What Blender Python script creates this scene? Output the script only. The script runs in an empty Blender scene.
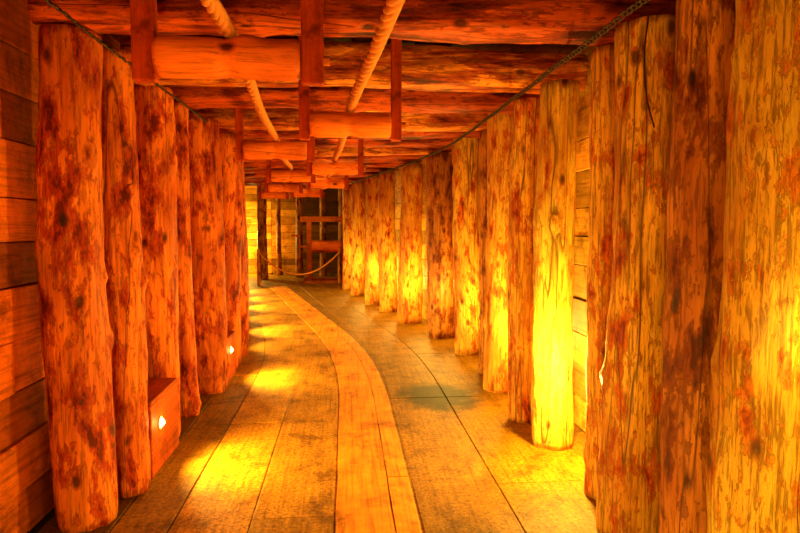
import bpy, math, random
from mathutils import Vector, noise, Matrix, Euler

scn = bpy.context.scene
col = scn.collection
scn.view_settings.view_transform = 'Standard'
scn.view_settings.look = 'None'
scn.view_settings.exposure = 0.0

# ---------------------------------------------------------------- helpers
def link(o):
    col.objects.link(o); return o

def tag(o, label, cat, group=None, kind=None):
    o["label"] = label
    o["category"] = cat
    if group: o["group"] = group
    if kind: o["kind"] = kind
    return o

def new_mesh(name, verts, faces, mat, smooth=True, cols=None):
    me = bpy.data.meshes.new(name)
    me.from_pydata(verts, [], faces)
    me.update()
    if smooth:
        for p in me.polygons: p.use_smooth = True
    if cols:
        a = me.color_attributes.new(name="Col", type='FLOAT_COLOR', domain='POINT')
        for i, c in enumerate(cols):
            a.data[i].color = (c[0], c[1], c[2], 1)
    me.materials.append(mat)
    o = bpy.data.objects.new(name, me)
    return link(o)

def curve_to_mesh(o):
    me = bpy.data.meshes.new_from_object(o)
    n = o.name; mats = list(o.data.materials)
    bpy.data.objects.remove(o)
    me.materials.clear()
    for m in mats: me.materials.append(m)
    for p in me.polygons: p.use_smooth = True
    return link(bpy.data.objects.new(n, me))

def cpath(y):
    "centre line of the tunnel: straight, then bending"
    y0, s, w = 7.5, -0.19, 1.6
    t = y - y0
    if t < -w: d = 0
    elif t > w: d = t
    else: d = (t + w) ** 2 / (4 * w)
    return 0.08 + s * d

def pang(y):
    return -math.atan((cpath(y + .1) - cpath(y - .1)) / .2)

# ---------------------------------------------------------------- materials
def ramp(nt, stops):
    r = nt.nodes.new('ShaderNodeValToRGB')
    el = r.color_ramp.elements
    while len(el) > 1: el.remove(el[-1])
    el[0].position = stops[0][0]; el[0].color = (*stops[0][1], 1)
    for p, c in stops[1:]:
        e = el.new(p); e.color = (*c, 1)
    return r

def mixc(nt, mode, fac, a, b):
    m = nt.nodes.new('ShaderNodeMix'); m.data_type = 'RGBA'; m.blend_type = mode
    for sock, v in ((m.inputs[0], fac), (m.inputs[6], a), (m.inputs[7], b)):
        if isinstance(v, (int, float)): sock.default_value = v
        elif isinstance(v, tuple): sock.default_value = (*v, 1)
        else: nt.links.new(v, sock)
    return m.outputs[2]

def base_nt(name):
    m = bpy.data.materials.new(name); m.use_nodes = True
    nt = m.node_tree
    b = nt.nodes['Principled BSDF']
    return m, nt, b

def noise_at(nt, vec, scale3, sc=1.0, detail=4, rough=.6, dist=0.0):
    mp = nt.nodes.new('ShaderNodeMapping'); mp.inputs['Scale'].default_value = scale3
    nt.links.new(vec, mp.inputs['Vector'])
    n = nt.nodes.new('ShaderNodeTexNoise')
    n.inputs['Scale'].default_value = sc; n.inputs['Detail'].default_value = detail
    n.inputs['Roughness'].default_value = rough; n.inputs['Distortion'].default_value = dist
    nt.links.new(mp.outputs[0], n.inputs['Vector'])
    return n.outputs['Fac']

def obj_vec(nt):
    tc = nt.nodes.new('ShaderNodeTexCoord'); oi = nt.nodes.new('ShaderNodeObjectInfo')
    mul = nt.nodes.new('ShaderNodeMath'); mul.operation = 'MULTIPLY'; mul.inputs[1].default_value = 37.0
    nt.links.new(oi.outputs['Random'], mul.inputs[0])
    add = nt.nodes.new('ShaderNodeVectorMath'); add.operation = 'ADD'
    nt.links.new(tc.outputs['Object'], add.inputs[0]); nt.links.new(mul.outputs[0], add.inputs[1])
    return add.outputs[0]

def log_mat(name, light, mid, dark, thr=0.5, rough=.5, ps=(9.5, 9.5, 3.8), flk=.575, bump=1.0):
    m, nt, b = base_nt(name)
    v = obj_vec(nt)
    big = noise_at(nt, v, ps, 1, 10, .68, .1)
    lt = tuple(min(1, c * 1.15) for c in light)
    r1 = ramp(nt, [(thr - .12, dark), (thr - .055, mid), (thr - .02, tuple(.42 * (x + y) for x, y in zip(mid, light))), (thr, light), (thr + .2, lt)])
    nt.links.new(big, r1.inputs[0])
    slow = noise_at(nt, v, (3, 3, 1.3), 1, 3, .5)
    rs = ramp(nt, [(.36, (.58, .42, .28)), (.60, (1.1, 1.1, 1.1))])
    nt.links.new(slow, rs.inputs[0])
    fib = noise_at(nt, v, (55, 55, 3.8), 1, 6, .78, .25)
    r2 = ramp(nt, [(.35, (.54, .44, .35)), (.475, (.95, .95, .95)), (.70, (1.18, 1.18, 1.18))])
    nt.links.new(fib, r2.inputs[0])
    c = mixc(nt, 'MULTIPLY', 1.0, r1.outputs[0], r2.outputs[0])
    c = mixc(nt, 'MULTIPLY', 1.0, c, rs.outputs[0])
    fl = noise_at(nt, v, (26, 26, 11), 1, 6, .75, .1)
    r3 = ramp(nt, [(flk, (0, 0, 0)), (flk + .03, (1, 1, 1))])
    nt.links.new(fl, r3.inputs[0])
    mk = nt.nodes.new('ShaderNodeMath'); mk.operation = 'MULTIPLY'; mk.inputs[1].default_value = .75
    nt.links.new(r3.outputs[0], mk.inputs[0])
    c = mixc(nt, 'MIX', mk.outputs[0], c, tuple(.65 * x for x in mid))
    mp = nt.nodes.new('ShaderNodeMapping'); mp.inputs['Scale'].default_value = (2.2, 2.2, .12)
    nt.links.new(v, mp.inputs[0])
    vo = nt.nodes.new('ShaderNodeTexNoise'); vo.inputs['Scale'].default_value = 1; vo.inputs['Detail'].default_value = 3
    vo.inputs['Distortion'].default_value = .05
    nt.links.new(mp.outputs[0], vo.inputs['Vector'])
    r4 = ramp(nt, [(.496, (1, 1, 1)), (.499, (.06, .02, .01)), (.5003, (.06, .02, .01)), (.503, (1, 1, 1))])
    nt.links.new(vo.outputs['Fac'], r4.inputs[0])
    c = mixc(nt, 'MULTIPLY', .8, c, r4.outputs[0])
    mp2 = nt.nodes.new('ShaderNodeMapping'); mp2.inputs['Scale'].default_value = (5, 5, 2.8)
    nt.links.new(v, mp2.inputs[0])
    vk = nt.nodes.new('ShaderNodeTexVoronoi'); vk.inputs['Scale'].default_value = 1
    nt.links.new(mp2.outputs[0], vk.inputs['Vector'])
    r5 = ramp(nt, [(.07, (.06, .02, .01)), (.11, (.5, .35, .25)), (.16, (1, 1, 1))])
    nt.links.new(vk.outputs['Distance'], r5.inputs[0])
    c = mixc(nt, 'MULTIPLY', .9, c, r5.outputs[0])
    nt.links.new(c, b.inputs['Base Color'])
    b.inputs['Roughness'].default_value = rough
    b.inputs['Specular IOR Level'].default_value = .25
    bp = nt.nodes.new('ShaderNodeBump'); bp.inputs['Strength'].default_value = bump; bp.inputs['Distance'].default_value = .03
    nt.links.new(c, bp.inputs['Height'])
    nt.links.new(bp.outputs[0], b.inputs['Normal'])
    return m

def plank_mat(name, colr, axis='Y', rough=.6, contrast=.55, stain=False, worn=.9):
    m, nt, b = base_nt(name)
    tc = nt.nodes.new('ShaderNodeTexCoord'); v = tc.outputs['Object']
    s = {'X': (1.5, 38, 38), 'Y': (38, 1.5, 38), 'Z': (38, 38, 1.5)}[axis]
    g = noise_at(nt, v, s, 1, 6, .72, .5)
    k = 1 - contrast
    r = ramp(nt, [(.32, (k, k * .85, k * .8)), (.5, (.9, .88, .85)), (.7, (1.15, 1.15, 1.15))])
    nt.links.new(g, r.inputs[0])
    pt = noise_at(nt, v, (2.6, 2.6, 2.6), 1, 9, .8, .3)
    rp = ramp(nt, [(.38, (.30, .21, .13)), (.48, (.82, .76, .68)), (.64, (1.18, 1.18, 1.18))])
    nt.links.new(pt, rp.inputs[0])
    at = nt.nodes.new('ShaderNodeAttribute'); at.attribute_name = 'Col'
    c = mixc(nt, 'MULTIPLY', 1, at.outputs['Color'], colr)
    c = mixc(nt, 'MULTIPLY', 1, c, r.outputs[0])
    c = mixc(nt, 'MULTIPLY', worn, c, rp.outputs[0])
    hgt = g
    if stain:
        sp = noise_at(nt, v, (45, 45, 45), 1, 6, .8)
        rsp = ramp(nt, [(.38, (.28, .20, .12)), (.50, (.90, .89, .86)), (.66, (1.5, 1.5, 1.5))])
        nt.links.new(sp, rsp.inputs[0])
        c = mixc(nt, 'MULTIPLY', .9, c, rsp.outputs[0])
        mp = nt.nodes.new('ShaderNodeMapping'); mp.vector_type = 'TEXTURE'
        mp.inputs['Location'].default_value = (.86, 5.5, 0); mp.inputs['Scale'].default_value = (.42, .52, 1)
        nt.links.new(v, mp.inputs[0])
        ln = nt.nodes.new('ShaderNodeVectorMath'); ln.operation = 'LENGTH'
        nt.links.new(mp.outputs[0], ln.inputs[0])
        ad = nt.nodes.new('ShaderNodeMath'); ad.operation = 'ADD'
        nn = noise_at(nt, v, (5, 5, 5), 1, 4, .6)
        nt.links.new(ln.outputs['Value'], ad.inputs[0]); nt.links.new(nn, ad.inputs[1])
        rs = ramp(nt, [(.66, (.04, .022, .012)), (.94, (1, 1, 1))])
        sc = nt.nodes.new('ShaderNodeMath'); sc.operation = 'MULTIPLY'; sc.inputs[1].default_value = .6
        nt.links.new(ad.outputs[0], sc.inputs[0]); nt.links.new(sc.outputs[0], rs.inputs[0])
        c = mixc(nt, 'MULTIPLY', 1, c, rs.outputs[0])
        hgt = sp
    nt.links.new(c, b.inputs['Base Color'])
    b.inputs['Roughness'].default_value = rough
    b.inputs['Specular IOR Level'].default_value = .25
    b.inputs['Specular Tint'].default_value = (1, .75, .35, 1)
    bp = nt.nodes.new('ShaderNodeBump'); bp.inputs['Strength'].default_value = .5; bp.inputs['Distance'].default_value = .010
    nt.links.new(hgt, bp.inputs['Height']); nt.links.new(bp.outputs[0], b.inputs['Normal'])
    return m

def flat_mat(name, c, rough=.6, metal=0.0, emit=None, es=0):
    m, nt, b = base_nt(name)
    tc = nt.nodes.new('ShaderNodeTexCoord')
    n = noise_at(nt, tc.outputs['Object'], (20, 20, 20), 1, 3)
    r = ramp(nt, [(.3, tuple(x * .7 for x in c)), (.7, tuple(min(1, x * 1.15) for x in c))])
    nt.links.new(n, r.inputs[0]); nt.links.new(r.outputs[0], b.inputs['Base Color'])
    b.inputs['Roughness'].default_value = rough; b.inputs['Metallic'].default_value = metal
    if emit:
        b.inputs['Emission Color'].default_value = (*emit, 1); b.inputs['Emission Strength'].default_value = es
    return m

M_left = log_mat('log_bark_red_light', (1.0, .25, .022), (.60, .055, .004), (.15, .009, .001), .49)  # redder, dimmer light of the left side is carried in this colour
M_right = log_mat('log_bark_gold_light', (1.0, .52, .05), (.80, .18, .010), (.30, .036, .003), .470)  # yellow light on the right side is carried in this colour
M_edge = log_mat('log_bark_bright_lit', (1.0, .62, .06), (.92, .30, .015), (.42, .07, .005), .455)  # lit copy of the gold log, brightness painted into the colour
M_grey = log_mat('log_brown_shaded', (.60, .24, .030), (.30, .07, .007), (.10, .016, .002), .49)  # brown bark, darkened further to paint in a post's shadow
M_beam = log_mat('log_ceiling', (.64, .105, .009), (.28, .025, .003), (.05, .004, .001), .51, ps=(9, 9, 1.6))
M_beam2 = log_mat('log_ceiling_lit', (.98, .32, .030), (.54, .08, .007), (.12, .012, .002), .50, ps=(9, 9, 1.6))  # lit copy of the beam wood, brightness put into the colour
M_roll = log_mat('roller_wood', (.96, .22, .018), (.76, .12, .010), (.36, .035, .004), .37, ps=(8, 8, 2.5), flk=.63, bump=.5)
M_hang = plank_mat('hanger_wood', (.60, .07, .005), 'Z')
M_wl = plank_mat('plank_wall_left', (1.0, .22, .016), 'Y')
M_wr = plank_mat('plank_wall_right', (1.0, .55, .05), 'Y')  # yellow lighting of the planks is painted into the colour
M_ce = plank_mat('plank_ceiling', (.12, .016, .002), 'Y')  # darkened so the shade in the beam gaps sits in the colour
M_end = plank_mat('plank_end', (1.0, .34, .022), 'X')
M_fl = plank_mat('floor_boards', (1.0, .50, .035), 'Y', .5, .45, stain=True)
M_tr = plank_mat('track_boards', (1.0, .36, .018), 'Y', .5, .6, worn=.9)
M_box = plank_mat('box_wood', (.62, .115, .010), 'Y', .5, .5)
M_rope = flat_mat('rope_hemp', (.74, .28, .05), .85)
M_chain = flat_mat('dark_iron', (.05, .03, .02), .5, .6)
M_bezel = flat_mat('brass_bezel', (.8, .5, .15), .4, .5)
M_lens = flat_mat('lamp_lens', (1, .8, .4), .3, 0, (1, .85, .30), 5)
M_earth = flat_mat('packed_dark_earth', (.07, .035, .012), .9)
M_wood = plank_mat('machine_wood', (.55, .14, .016), 'X')

# ---------------------------------------------------------------- log builder
def make_log(name, L, r, seed, mat, taper=.06, sq=0.0, bend=.02, segs=40, step=.06, knots=6, rough=1.0):
    rnd = random.Random(seed)
    n = max(8, int(L / step))
    off = Vector((rnd.uniform(0, 99), rnd.uniform(0, 99), rnd.uniform(0, 99)))
    ks = [(rnd.uniform(0, min(L, 2.5)), rnd.uniform(0, 2 * math.pi), rnd.uniform(.02, .05), rnd.choice([-.4, .7, 1, 1.3])) for _ in range(knots)]
    bp, bq = rnd.uniform(0, 6.28), rnd.uniform(0, 6.28)
    verts = []; faces = []
    for i in range(n + 1):
        z = L * i / n; t = i / n
        cx = bend * math.sin(t * 3.0 + bp) - bend * math.sin(bp) * (1 - t)
        cy = bend * math.sin(t * 2.4 + bq) - bend * math.sin(bq) * (1 - t)
        edge = .96 if i in (0, n) else 1
        for j in range(segs):
            a = 2 * math.pi * j / segs
            rr = r * (1 + taper * (0.5 - t) * 2)
            ca, sa = math.cos(a), math.sin(a)
            if sq > 0:
                se = 1 / max(abs(ca), abs(sa))
                rr *= (1 - sq) + sq * min(se, 1.22) * .93
            p = Vector((ca * 1.3, sa * 1.3, z * 1.1)) + off
            rr += r * .13 * rough * noise.noise(p)
            p2 = Vector((ca * 3, sa * 3, z * 3.5)) + off
            rr += r * .08 * rough * noise.noise(p2)
            for kz, ka, kr, kh in ks:
                da = (a - ka + math.pi) % (2 * math.pi) - math.pi
                q = ((z - kz) / (kr * 1.5)) ** 2 + (da * r / kr) ** 2
                if q < 6: rr += kh * .022 * math.exp(-q)
            verts.append((cx + ca * rr * edge, cy + sa * rr * edge, z))
    for i in range(n):
        for j in range(segs):
            a = i * segs + j; b = i * segs + (j + 1) % segs
            faces.append((a, b, b + segs, a + segs))
    faces.append(tuple(reversed(range(segs))))
    faces.append(tuple(range(n * segs, (n + 1) * segs)))
    o = new_mesh(name, verts, faces, mat)
    o.data.polygons[-1].use_smooth = False; o.data.polygons[-2].use_smooth = False
    return o

def box_verts(x0, x1, y0, y1, z0, z1, b=.006):
    import bmesh
    bm = bmesh.new()
    bmesh.ops.create_cube(bm, size=1)
    for v in bm.verts:
        v.co = Vector(((x0 + x1) / 2 + v.co.x * (x1 - x0), (y0 + y1) / 2 + v.co.y * (y1 - y0), (z0 + z1) / 2 + v.co.z * (z1 - z0)))
    if b > 0:
        bmesh.ops.bevel(bm, geom=bm.edges[:], offset=b, segments=1, affect='EDGES')
    bm.verts.index_update()
    vs = [tuple(v.co) for v in bm.verts]; fs = [tuple(v.index for v in f.verts) for f in bm.faces]
    bm.free()
    return vs, fs

class Acc:
    def __init__(s): s.v = []; s.f = []; s.c = []
    def add(s, vs, fs, c=(1, 1, 1)):
        n = len(s.v)
        s.v += vs; s.f += [tuple(i + n for i in f) for f in fs]; s.c += [c] * len(vs)
    def box(s, x0, x1, y0, y1, z0, z1, c=(1, 1, 1), b=.006, rot=None, piv=None):
        vs, fs = box_verts(x0, x1, y0, y1, z0, z1, b)
        if rot is not None:
            M = rot if isinstance(rot, Matrix) else Euler(rot).to_matrix()
            P = Vector(piv); vs = [tuple(M @ (Vector(v) - P) + P) for v in vs]
        s.add(vs, fs, c)
    def strip(s, o0, o1, y0, y1, z0, z1, c=(1, 1, 1), b=.006, wob=0, drift=0):
        "board following the tunnel path"
        n = max(1, int((y1 - y0) / .35)) if not wob else max(1, int((y1 - y0) / .12))
        vs = []; fs = []
        for i in range(n + 1):
            y = y0 + (y1 - y0) * i / n
            p0 = o0 + wob * noise.noise(Vector((y * 2.3, o0 * 50, 0))); p1 = o1 + wob * noise.noise(Vector((y * 2.3, o1 * 50, 7)))
            sec = [(p0 + b, z0), (p1 - b, z0), (p1, z0 + b), (p1, z1 - b), (p1 - b, z1), (p0 + b, z1), (p0, z1 - b), (p0, z0 + b)]
            for (o, z) in sec: vs.append((cpath(y) + o + drift * max(0, y - 5.5), y, z))
        for i in range(n):
            for j in range(8):
                a = i * 8 + j; bb = i * 8 + (j + 1) % 8
                fs.append((a, a + 8, bb + 8, bb))
        fs.append(tuple(range(8))); fs.append(tuple(reversed(range(n * 8, n * 8 + 8))))
        s.add(vs, fs, c)
    def obj(s, name, mat, smooth=False): return new_mesh(name, s.v, s.f, mat, smooth, s.c)

rnd = random.Random(5)
def tint(a=.7, b=1.1, hue=.1):
    k = rnd.uniform(a, b); h = rnd.uniform(-hue, hue)
    return (k, k * (1 + h), k * (1 + h))

YB, YE = -2.2, 15.7
CEIL = 2.95
# ---------------------------------------------------------------- floor
A = Acc()
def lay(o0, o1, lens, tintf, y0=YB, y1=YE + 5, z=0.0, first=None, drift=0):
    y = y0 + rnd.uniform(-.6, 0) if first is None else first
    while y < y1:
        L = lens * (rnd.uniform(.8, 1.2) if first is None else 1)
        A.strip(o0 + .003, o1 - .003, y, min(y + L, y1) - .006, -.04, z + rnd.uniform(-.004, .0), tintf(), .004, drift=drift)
        y += L
def olive(t): return (t[0] * .38, t[1] * .37, t[2] * .22)
def dull(t): return (t[0] * .84, t[1] * .84, t[2] * .7)
DR = -.032
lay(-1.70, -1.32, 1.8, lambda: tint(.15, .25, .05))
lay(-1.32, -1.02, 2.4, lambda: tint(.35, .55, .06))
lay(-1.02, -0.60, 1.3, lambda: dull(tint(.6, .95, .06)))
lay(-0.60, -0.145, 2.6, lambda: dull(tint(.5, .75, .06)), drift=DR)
lay(-1.0, -0.60, 1.7, lambda: dull(tint(.5, .8, .06)), y0=9, z=-.006, drift=DR)
lay(-0.16, 0.34, 3.0, lambda: tint(.36, .42, .06), drift=DR, z=-.005)
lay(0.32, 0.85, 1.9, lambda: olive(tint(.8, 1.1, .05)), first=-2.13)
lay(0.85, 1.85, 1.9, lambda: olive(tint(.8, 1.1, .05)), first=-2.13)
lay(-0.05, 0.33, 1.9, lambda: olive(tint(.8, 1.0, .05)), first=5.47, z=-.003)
A.box(-9, 5, YE - .3, 21, -.1, -.045, (.5, .5, .5), 0)
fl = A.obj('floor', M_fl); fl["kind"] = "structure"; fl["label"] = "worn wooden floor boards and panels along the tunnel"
g = Acc(); g.box(-9, 5, -3, 22, -.3, -.11, (1, 1, 1), 0)
gr = g.obj('ground_base', M_earth); tag(gr, "dark packed earth bed beneath the wooden floor", "ground", kind="structure")

for o0, o1, y0, y1 in [(-.14, .170, -2, 4.6), (.178, .31, -2, 3.7), (.178, .31, 3.71, 7.9), (-.14, .170, 4.61, 11.2), (.178, .31, 7.91, 12.4),
                       (-.14, .170, 11.21, 15.9), (.178, .31, 12.41, 15.9)]:
    a = Acc(); a.strip(o0, o1, y0, y1, -.008, .006, tint(.88, 1.08, .05), .002, wob=.006, drift=DR)
    tag(a.obj("walkway_board", M_tr), "long orange-brown wooden board laid along the floor", "floor board", "boards of the central walkway")

# ---------------------------------------------------------------- walls
def wall(name, o0, o1, mat, h=.26, tf=lambda: tint(.3, 1.2, .12), y0=YB, y1=YE):
    a = Acc(); z = 0.0; R = random.Random(3)
    while z < CEIL:
        hh = h * R.uniform(.85, 1.15)
        y = y0 - rnd.uniform(0, 1.2)
        while y < y1:
            L = rnd.uniform(1.2, 2.4)
            if y + L > y0 + .1:
                dx = rnd.uniform(-.014, .014)
                a.strip(o0 + dx, o1 + dx, max(y, y0), min(y + L, y1) - .006, z + .003, min(z + hh, CEIL + .05) - .003, tf(), .004)
            y += L
        z += hh
    back = (o0 - .08, o0 - .05) if o0 < 0 else (o1 + .05, o1 + .08)
    a.strip(back[0], back[1], y0, y1, 0, CEIL + .05, (.2, .2, .2), 0.002)
    o = a.obj(name, mat); o["kind"] = "structure"; return o
for nm, ya, yb in (('wall_left', YB, 5.6), ('wall_left_bend', 5.6, 9.2), ('wall_left_end', 9.2, YE)):
    wall(nm, -1.78, -1.74, M_wl, y0=ya, y1=yb)["label"] = "reddish horizontal plank lining behind the log posts"
for nm, ya, yb in (('wall_right', YB, 5.6), ('wall_right_bend', 5.6, 9.2), ('wall_right_end', 9.2, YE)):
    wall(nm, 1.76, 1.80, M_wr, y0=ya, y1=yb)["label"] = "horizontal plank lining with yellow light in its colour, behind the log posts"

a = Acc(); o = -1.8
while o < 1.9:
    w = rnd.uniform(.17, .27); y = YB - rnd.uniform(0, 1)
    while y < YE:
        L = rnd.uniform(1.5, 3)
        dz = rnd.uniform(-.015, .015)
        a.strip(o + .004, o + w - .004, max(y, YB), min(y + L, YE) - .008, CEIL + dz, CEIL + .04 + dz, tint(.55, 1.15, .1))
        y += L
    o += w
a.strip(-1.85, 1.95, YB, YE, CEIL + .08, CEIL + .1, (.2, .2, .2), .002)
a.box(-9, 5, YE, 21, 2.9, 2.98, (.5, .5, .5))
ce = a.obj('ceiling', M_ce); ce["kind"] = "structure"; ce["label"] = "orange ceiling planks with gap shade painted in, above the cross logs"

# end chamber
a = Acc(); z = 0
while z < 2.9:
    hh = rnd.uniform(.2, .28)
    for (xa, xb, k) in [(-9, -7.2, .7), (-7.2, -5, .8), (-5, -2.45, 1.0), (-2.45, -1.45, .65), (-1.45, .3, .22), (.3, 2.6, .4), (2.6, 5, .5)]:  # low factors paint the dark recess, higher ones the lit planks
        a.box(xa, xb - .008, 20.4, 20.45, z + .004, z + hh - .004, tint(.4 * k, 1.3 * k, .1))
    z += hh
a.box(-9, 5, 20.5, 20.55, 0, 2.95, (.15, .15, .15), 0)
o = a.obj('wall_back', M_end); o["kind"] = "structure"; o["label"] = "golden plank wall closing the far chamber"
for nm, x in (('wall_chamber_west', -9), ('wall_chamber_east', 5)):
    a = Acc(); z = 0
    while z < 2.9:
        a.box(x, x + .05, YE, 20.4, z + .004, z + .236, tint(.5, 1, .1)); z += .24
    o = a.obj(nm, M_wl); o["kind"] = "structure"
for nm, x0, x1 in (('wall_front_west', -9, cpath(YE) - 1.75), ('wall_front_east', cpath(YE) + 1.85, 5)):
    a = Acc(); z = 0
    while z < 2.9:
        a.box(x0, x1, YE, YE + .05, z + .004, z + .236, tint(.5, 1, .1)); z += .24
    o = a.obj(nm, M_end); o["kind"] = "structure"

# ---------------------------------------------------------------- posts
TOP = 2.60
beams = [(-.6, .14), (.5, .14), (1.5, .14), (2.30, .13), (3.28, .125), (4.52, .150), (5.32, .13), (6.35, .15), (7.0, .12), (8.0, .13), (8.85, .12), (9.4, .12), (10.2, .13),
         (10.8, .12), (11.6, .13), (12.65, .13), (13.3, .12), (14.3, .13), (14.75, .11), (15.45, .13)]
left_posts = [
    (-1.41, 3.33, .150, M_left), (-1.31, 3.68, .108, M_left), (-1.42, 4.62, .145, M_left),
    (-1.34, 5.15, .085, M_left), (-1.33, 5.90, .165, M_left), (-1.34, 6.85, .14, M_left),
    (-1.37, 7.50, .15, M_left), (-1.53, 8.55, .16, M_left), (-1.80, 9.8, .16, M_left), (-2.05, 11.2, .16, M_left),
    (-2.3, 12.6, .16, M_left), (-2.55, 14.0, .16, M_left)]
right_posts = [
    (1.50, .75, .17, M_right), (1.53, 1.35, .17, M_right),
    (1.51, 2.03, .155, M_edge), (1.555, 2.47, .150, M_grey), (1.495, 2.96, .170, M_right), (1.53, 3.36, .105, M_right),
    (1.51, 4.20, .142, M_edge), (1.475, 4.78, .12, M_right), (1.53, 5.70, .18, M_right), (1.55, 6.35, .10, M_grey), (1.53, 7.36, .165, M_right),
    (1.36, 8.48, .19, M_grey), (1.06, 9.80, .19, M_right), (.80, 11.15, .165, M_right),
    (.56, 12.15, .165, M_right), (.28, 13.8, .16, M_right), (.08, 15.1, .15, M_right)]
def place_posts(lst, side):
    for i, (x, y, r, m) in enumerate(lst):
        ang_shift = (x - cpath(y)) * .19 if y > 7.5 else 0
        clear = all(abs(y - (by - 0)) > r + br + .035 + abs(ang_shift) for by, br in beams)
        H = 2.925 if clear and side == 2 else TOP
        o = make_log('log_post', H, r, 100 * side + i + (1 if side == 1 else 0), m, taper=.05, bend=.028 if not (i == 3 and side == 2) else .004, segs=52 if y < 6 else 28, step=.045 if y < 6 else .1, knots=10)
        o.location = (x, y, -.003); o.rotation_euler[2] = rnd.uniform(0, 6)
        if side == 1: lab = "peeled log post with reddish light in its colour standing against plank lining"
        else: lab = "peeled log post with golden light in its colour standing against plank lining"
        if m is M_grey: lab = "duller brown, shade-darkened log post with rough bark patches"
        if m is M_edge: lab = "brightly lit golden yellow peeled log post"
        if r < .125: lab = "slim peeled log post squeezed between thicker posts"
        tag(o, lab, "log post", "log posts along the tunnel walls")
place_posts(left_posts, 1); place_posts(right_posts, 2)

# ---------------------------------------------------------------- cross beams
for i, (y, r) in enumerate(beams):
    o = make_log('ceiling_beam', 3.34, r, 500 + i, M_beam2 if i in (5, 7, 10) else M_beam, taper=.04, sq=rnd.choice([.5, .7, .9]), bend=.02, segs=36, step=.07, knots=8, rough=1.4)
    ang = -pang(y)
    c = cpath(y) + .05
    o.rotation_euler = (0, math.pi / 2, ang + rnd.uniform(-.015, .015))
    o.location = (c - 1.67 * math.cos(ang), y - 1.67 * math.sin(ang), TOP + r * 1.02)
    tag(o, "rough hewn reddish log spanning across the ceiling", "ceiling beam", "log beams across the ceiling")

# ---------------------------------------------------------------- rollers
def roller_mesh(L, r, seed, groove):
    o = make_log('roller', L, r, seed, M_roll, taper=0, bend=0, segs=40, step=.02, knots=2, rough=.2)
    for v in o.data.vertices:
        d = (v.co.z - groove * L) / .035
        k = 1 - .14 * math.exp(-d * d)
        e = min(v.co.z, L - v.co.z)
        if e < .02: k *= .92
        v.co.x *= k; v.co.y *= k
    return o
rollers = [(-.51, 2.80, 2.345, .63, .090), (.04, 4.10, 2.275, .54, .086), (-.66, 5.90, 2.32, .60, .088), (-.12, 7.50, 2.31, .56, .088),
           (-.80, 9.12, 2.34, .58, .09), (-.30, 10.5, 2.33, .58, .09), (-1.2, 12.05, 2.35, .60, .09), (-.85, 13.75, 2.33, .60, .09), (-1.75, 15.1, 2.35, .6, .09)]
for i, (x, y, z, L, r) in enumerate(rollers):
    e = link(bpy.data.objects.new('rope_roller', None)); e.empty_display_size = .2
    e.location = (x, y, CEIL - .02)
    tag(e, "wooden rope roller hung between two ceiling boards", "rope roller", "wooden rollers under the ceiling")
    ro = roller_mesh(L, r, 700 + i, .5)
    ro.parent = e; ro.rotation_euler = (0, math.pi / 2, 0); ro.location = (-L / 2, 0, z - e.location.z)
    for s in (-1, 1):
        a = Acc()
        w = .10 if i == 0 else .07
        h0 = z - e.location.z - r * 1.2
        a.box(-w / 2, w / 2, -.03, .03, h0, 0, (1, 1, 1) if s < 0 else (.85, .85, .85), .006)
        h = a.obj('hanger', M_hang); h.parent = e; h.location = (s * (L / 2 + w / 2 + .002), 0, 0)
        vs = []; fs = []
        n = 16
        for yy in (0, 1):
            for j in range(n):
                an = 2 * math.pi * j / n
                vs.append((yy * .03, .022 * math.cos(an), .022 * math.sin(an)))
        for j in range(n): fs.append((j, (j + 1) % n, n + (j + 1) % n, n + j))
        fs.append(tuple(range(n))); fs.append(tuple(range(n, 2 * n)))
        p = new_mesh('axle_peg', vs, fs, M_wood, False, [(1, 1, 1)] * len(vs)); p.parent = e
        p.location = (s * (L / 2 + w) + (0 if s > 0 else -.03), 0, z - e.location.z)

# ---------------------------------------------------------------- ropes
def rope(name, pts, rad, pitch=.11, strands=3, mat=M_rope, ppt=10, bk=.46, hk=.54):
    P = [Vector(p) for p in pts]
    out = []
    for i in range(len(P) - 1):
        p0 = P[max(i - 1, 0)]; p1 = P[i]; p2 = P[i + 1]; p3 = P[min(i + 2, len(P) - 1)]
        n = max(2, int((p2 - p1).length / (pitch / ppt)))
        for k in range(n):
            t = k / n
            out.append(.5 * ((2 * p1) + (-p0 + p2) * t + (2 * p0 - 5 * p1 + 4 * p2 - p3) * t * t + (-p0 + 3 * p1 - 3 * p2 + p3) * t ** 3))
    out.append(P[-1])
    cu = bpy.data.curves.new(name, 'CURVE'); cu.dimensions = '3D'
    cu.bevel_depth = rad * bk; cu.bevel_resolution = 2; cu.use_fill_caps = True
    for s in range(strands):
        sp = cu.splines.new('POLY'); sp.points.add(len(out) - 1)
        acc = 0
        for i, p in enumerate(out):
            if i: acc += (p - out[i - 1]).length
            T = (out[min(i + 1, len(out) - 1)] - out[max(i - 1, 0)]).normalized()
            N = T.cross(Vector((0, 0, 1)) if abs(T.z) < .9 else Vector((1, 0, 0))).normalized(); B = T.cross(N)
            a = 2 * math.pi * (acc / pitch + s / strands)
            q = p + (N * math.cos(a) + B * math.sin(a)) * rad * hk
            sp.points[i].co = (*q, 1)
    cu.materials.append(mat)
    o = link(bpy.data.objects.new(name, cu))
    bpy.context.view_layer.update()
    return curve_to_mesh(o)
def rope_pts(idx, start):
    pts = list(start); prev = None
    for k in idx:
        x, y, z, L, r = rollers[k]; q = Vector((x + .0, y, z + r * .9 + .036))
        if prev is not None:
            m = (prev + q) / 2; pts.append((m.x, m.y, m.z - .05))
        pts.append(tuple(q)); prev = q
    return pts
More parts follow.
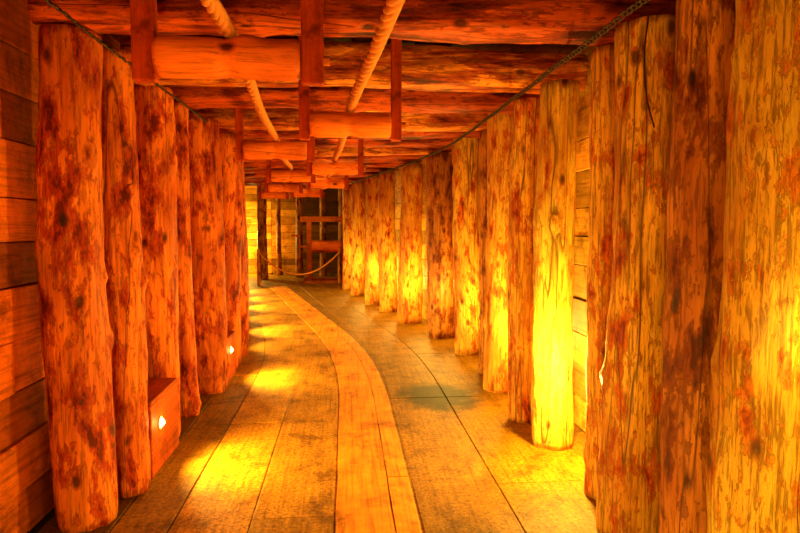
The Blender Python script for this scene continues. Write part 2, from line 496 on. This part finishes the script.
r1 = rope('hemp_rope', rope_pts([0, 2, 4, 6, 8], [(-.45, -1.5, 2.42), (-.50, 1.0, 2.37)]), .034, .34, 4, M_rope, 24, .47, .50)
tag(r1, "thick twisted hemp rope running over ceiling rollers", "rope", "ropes over the rollers")
r2 = rope('hemp_rope', rope_pts([1, 3, 5, 7], [(.45, -1.5, 2.44), (.26, 1.0, 2.40), (.16, 2.6, 2.41)]), .034, .34, 4, M_rope, 24, .47, .50)
tag(r2, "thick twisted hemp rope running over ceiling rollers", "rope", "ropes over the rollers")

# ---------------------------------------------------------------- chains
def chain(name, pts, link_len=.050, wr=.005, w=.011):
    P = [Vector(p) for p in pts]
    vs = []; fs = []
    seg = []
    for i in range(len(P) - 1):
        n = max(1, int((P[i + 1] - P[i]).length / .01))
        for k in range(n): seg.append(P[i].lerp(P[i + 1], k / n))
    seg.append(P[-1])
    acc = 0; nxt = 0; li = 0
    for i in range(1, len(seg)):
        acc += (seg[i] - seg[i - 1]).length
        if acc >= nxt:
            nxt += link_len * .8
            T = (seg[i] - seg[i - 1]).normalized()
            N = T.cross(Vector((0, 0, 1))).normalized(); B = T.cross(N)
            if li % 2: N, B = B, N
            th = .6; N2 = N * math.cos(th) + B * math.sin(th); B2 = B * math.cos(th) - N * math.sin(th)
            li += 1
            base = len(vs); nu, nv = 12, 5
            for u in range(nu):
                a = 2 * math.pi * u / nu
                ctr = seg[i] + T * (math.cos(a) * (link_len / 2)) + N2 * (math.sin(a) * w)
                rad = (T * math.cos(a) + N2 * math.sin(a))
                for v in range(nv):
                    b = 2 * math.pi * v / nv
                    vs.append(tuple(ctr + rad * (wr * math.cos(b)) + B2 * (wr * math.sin(b))))
            for u in range(nu):
                for v in range(nv):
                    fs.append((base + u * nv + v, base + ((u + 1) % nu) * nv + v, base + ((u + 1) % nu) * nv + (v + 1) % nv, base + u * nv + (v + 1) % nv))
    return new_mesh(name, vs, fs, M_chain, True)
def chain_pts(off, y0, y1, z, sag, dz=0):
    pts = []; y = y0
    while y < y1:
        for k in range(6):
            t = k / 6; yy = y + t * .9
            pts.append((cpath(yy) + off, yy, z + dz * max(0, yy - 3) - sag * 4 * t * (1 - t)))
        y += .9
    return pts
c1 = chain('iron_chain', chain_pts(-1.21, -1, 5.2, 2.46, .008)); tag(c1, "dark iron chain strung along tops of reddish log posts", "chain", "chains along the post tops")
c2 = chain('iron_chain', chain_pts(1.15, -1, 15, 2.53, .008)); tag(c2, "dark iron chain strung along tops of golden log posts", "chain", "chains along the post tops")
cu = bpy.data.curves.new('cable', 'CURVE'); cu.dimensions = '3D'; cu.bevel_depth = .004
sp = cu.splines.new('BEZIER'); cp = [(1.42, 2.765, 2.58), (1.40, 2.755, 2.40), (1.415, 2.75, 2.2), (1.45, 2.74, 2.06)]
sp.bezier_points.add(len(cp) - 1)
for b_, p in zip(sp.bezier_points, cp): b_.co = p; b_.handle_left_type = b_.handle_right_type = 'AUTO'
cu.materials.append(M_chain)
o = link(bpy.data.objects.new('cable', cu)); bpy.context.view_layer.update()
tag(curve_to_mesh(o), "thin black cable hanging down a golden log post", "cable")

# ---------------------------------------------------------------- lamp boxes + lamps
def ring(name, r0, r1, dep, mat, n=28):
    vs = []; fs = []
    prof = [(r1, 0), (r1, dep * .7), (r1 - .002, dep), (r0 + .001, dep), (r0, dep * .5), (r0, 0)]
    for j in range(n):
        a = 2 * math.pi * j / n
        for (r, x) in prof: vs.append((x, r * math.cos(a), r * math.sin(a)))
    m = len(prof)
    for j in range(n):
        for k in range(m):
            fs.append((j * m + k, ((j + 1) % n) * m + k, ((j + 1) % n) * m + (k + 1) % m, j * m + (k + 1) % m))
    return new_mesh(name, vs, fs, mat)
def dome(name, r, h, mat, n=24):
    vs = [(h, 0, 0)]; fs = []
    for i in range(1, 5):
        for j in range(n):
            a = 2 * math.pi * j / n; t = i / 4
            vs.append((h * (1 - t * t), r * t * math.cos(a), r * t * math.sin(a)))
    for j in range(n): fs.append((0, 1 + j, 1 + (j + 1) % n))
    for i in range(3):
        for j in range(n):
            fs.append((1 + i * n + j, 1 + (i + 1) * n + j, 1 + (i + 1) * n + (j + 1) % n, 1 + i * n + (j + 1) % n))
    return new_mesh(name, vs, fs, mat)
WARM = (1, .60, .10)
def spot(loc, target, power, size=2.2, blend=.6, rad=.05, colr=WARM):
    l = bpy.data.lights.new('lamp_or_fill', 'SPOT'); l.energy = power; l.color = colr; l.spot_size = size; l.spot_blend = blend; l.shadow_soft_size = rad
    o = link(bpy.data.objects.new('lamp_or_fill', l)); o.location = loc
    o.rotation_euler = (Vector(target) - Vector(loc)).to_track_quat('-Z', 'Y').to_euler(); return o
def point(loc, power, rad=.06, colr=WARM):
    l = bpy.data.lights.new('lamp_or_fill', 'POINT'); l.energy = power; l.color = colr; l.shadow_soft_size = rad
    o = link(bpy.data.objects.new('lamp_or_fill', l)); o.location = loc; return o

for (xf, y0, y1, h, ly) in [(-1.22, 3.82, 4.42, .50, 3.99), (-1.20, 6.11, 6.60, .46, 6.30)]:
    a = Acc()
    a.box(-1.63, xf - .03, y0 + .02, y1 - .02, 0, h - .03, (.6, .6, .6), .004)
    a.box(xf - .03, xf, y0, y1, .002, h - .033, tint(.9, 1.05, .05), .005)
    a.box(-1.63, xf + .004, y0 - .005, y1 + .005, h - .03, h, (.8, .8, .8), .005)
    o = a.obj('lamp_box', M_box); tag(o, "low plank box between log posts housing a spotlight", "wooden box", "plank boxes with spotlights")
    e = link(bpy.data.objects.new('recessed_spotlight', None)); e.location = (xf, ly, .31); e.empty_display_size = .05
    tag(e, "small round glowing spotlight set in a plank box", "spotlight", "recessed spotlights")
    b1 = ring('bezel', .038, .046, .008, M_bezel); b1.parent = e
    b2 = dome('lens', .038, .030, M_lens); b2.parent = e; b2.location = (.002, 0, 0)
    spot((xf + .05, ly, .32), (xf + 1.3, ly + .1, .15), 210, 2.5, .9, .03)
    point((xf + .08, ly, .31), 1.4, .02)

# ---------------------------------------------------------------- far chamber contents
def vpost(x, y, h, r, seed, lab, cat='post', mat=M_grey):
    o = make_log('chamber_post', h, r, seed, mat, segs=24, step=.1); o.location = (x, y, -.045)
    tag(o, lab, cat, "posts in the far chamber"); return o
for i, (x, y, r) in enumerate([(-2.46, 18.3, .14), (-3.9, 18.5, .15), (-2.12, 19.6, .08), (-1.42, 18.8, .11), (-.72, 19.2, .10), (-.1, 18.8, .14)]):
    vpost(x, y, 2.94, r, 900 + i, "dark upright timber post in the far chamber")
e = link(bpy.data.objects.new('wooden_windlass', None)); e.location = (-.52, 17.2, -.045)
tag(e, "old wooden windlass machine with posts and crank drum", "windlass")
def part(name, boxes, mat=M_wood):
    a = Acc()
    for b in boxes: a.box(*b)
    o = a.obj(name, mat); o.parent = e; return o
part('base_frame', [(-.70, .70, -.55, -.43, 0, .12), (-.70, .70, .43, .55, 0, .12), (-.57, -.43, -.43, .43, .0, .11), (.43, .57, -.43, .43, .0, .11)])
part('upright', [(-.57, -.43, -.07, .07, .11, 1.75)])
part('upright', [(.43, .57, -.07, .07, .11, 1.75)])
part('top_rail', [(-.75, .75, -.08, .08, 1.75, 1.90)])
a = Acc(); a.box(-.54, -.46, -.04, .04, .1, 1.0, rot=(math.radians(28), 0, 0), piv=(-.5, 0, 1.0)); o = a.obj('brace', M_wood); o.parent = e
a = Acc(); a.box(.46, .54, -.04, .04, .1, 1.0, rot=(math.radians(28), 0, 0), piv=(.5, 0, 1.0)); o = a.obj('brace', M_wood); o.parent = e
d = make_log('drum', .86, .17, 77, M_roll, segs=28, bend=0, taper=0); d.parent = e; d.rotation_euler = (0, math.pi / 2, 0); d.location = (-.43, 0, 1.05)
a = Acc(); a.box(-.80, -.75, -.035, .035, .70, 1.38); a.box(-.80, -.57, -.03, .03, 1.02, 1.08); a.box(-1.0, -.75, -.03, .03, 1.33, 1.39)
o = a.obj('crank_handle', M_wood); o.parent = e
for x in (-2.3, -.15):
    o = make_log('barrier_post', 1.02, .045, int(50 + x * 10), M_grey, segs=16, step=.08, bend=.004, knots=2); o.location = (x, 16.2, -.045)
    tag(o, "short wooden stanchion holding a barrier rope", "barrier post", "barrier stanchions")
pts = []
for i in range(15):
    t = i / 14; pts.append((-2.3 + 2.15 * t, 16.12, .90 - .60 * 4 * t * (1 - t)))
o = rope('barrier_rope', pts, .024, .12, 3, M_rope, 6); tag(o, "pale barrier rope sagging between short stanchions", "rope")

# ---------------------------------------------------------------- lighting
NW = (1, .66, .10)
for (x, y, z, p) in [(1.45, 3.72, .6, 150), (1.50, 5.18, .7, 55), (1.54, 6.7, .7, 42), (1.42, 7.95, .7, 38), (1.2, 9.15, .7, 44), (.95, 10.5, .7, 42),
                     (.7, 11.7, .7, 32), (.42, 13.1, .7, 32), (.2, 14.5, .7, 24), (1.66, 1.69, 1.2, 12)]:
    point((x, y, z), p, .05, NW)
for (y, p) in [(8.0, 110), (9.2, 300), (10.5, 130), (11.9, 300), (13.3, 260), (14.8, 220)]:
    xx = cpath(y) - 1.50
    spot((xx, y, .50), (xx + 1.7, y, .0), p, 1.7, .6, .03)
for (x, y, p) in [(.2, 5.9, 7), (-.1, 7.65, 8), (-.5, 10.5, 8), (-1.0, 13.6, 8)]:
    point((x, y, 2.80), p, .05, (1, .5, .06))  # added fill, hidden between the ceiling beams
point((-.1, -1.2, 1.0), 155, .06, (1, .48, .04))  # added front fill from behind the camera, no lamp there
point((-.2, 1.0, .25), 18, .05, (1, .46, .04))
point((-.7, -.3, 1.2), 30, .06, NW)  # added fill to brighten the right wall
point((.55, 1.05, .25), 55, .08, NW)  # low light added to brighten the near right posts
point((-3.5, 19.6, 1.2), 260, .1, (1, .74, .12)); point((-.9, 15.9, 2.3), 40, .06, (1, .5, .06))  # unseen lights added to brighten the back wall and the windlass

w = bpy.data.worlds.new('World'); scn.world = w; w.use_nodes = True
w.node_tree.nodes['Background'].inputs[0].default_value = (1, .40, .05, 1)
w.node_tree.nodes['Background'].inputs[1].default_value = .08

# ---------------------------------------------------------------- camera
cam = bpy.data.cameras.new('Camera'); co = link(bpy.data.objects.new('Camera', cam))
cam.sensor_width = 36; cam.lens = 36 * 600 / 800; cam.clip_start = .05
psi, th = math.radians(5.2), math.radians(3.9)
F = Vector((math.sin(psi) * math.cos(th), math.cos(psi) * math.cos(th), -math.sin(th)))
co.location = (0, 0, 1.6); co.rotation_euler = F.to_track_quat('-Z', 'Y').to_euler()
scn.camera = co
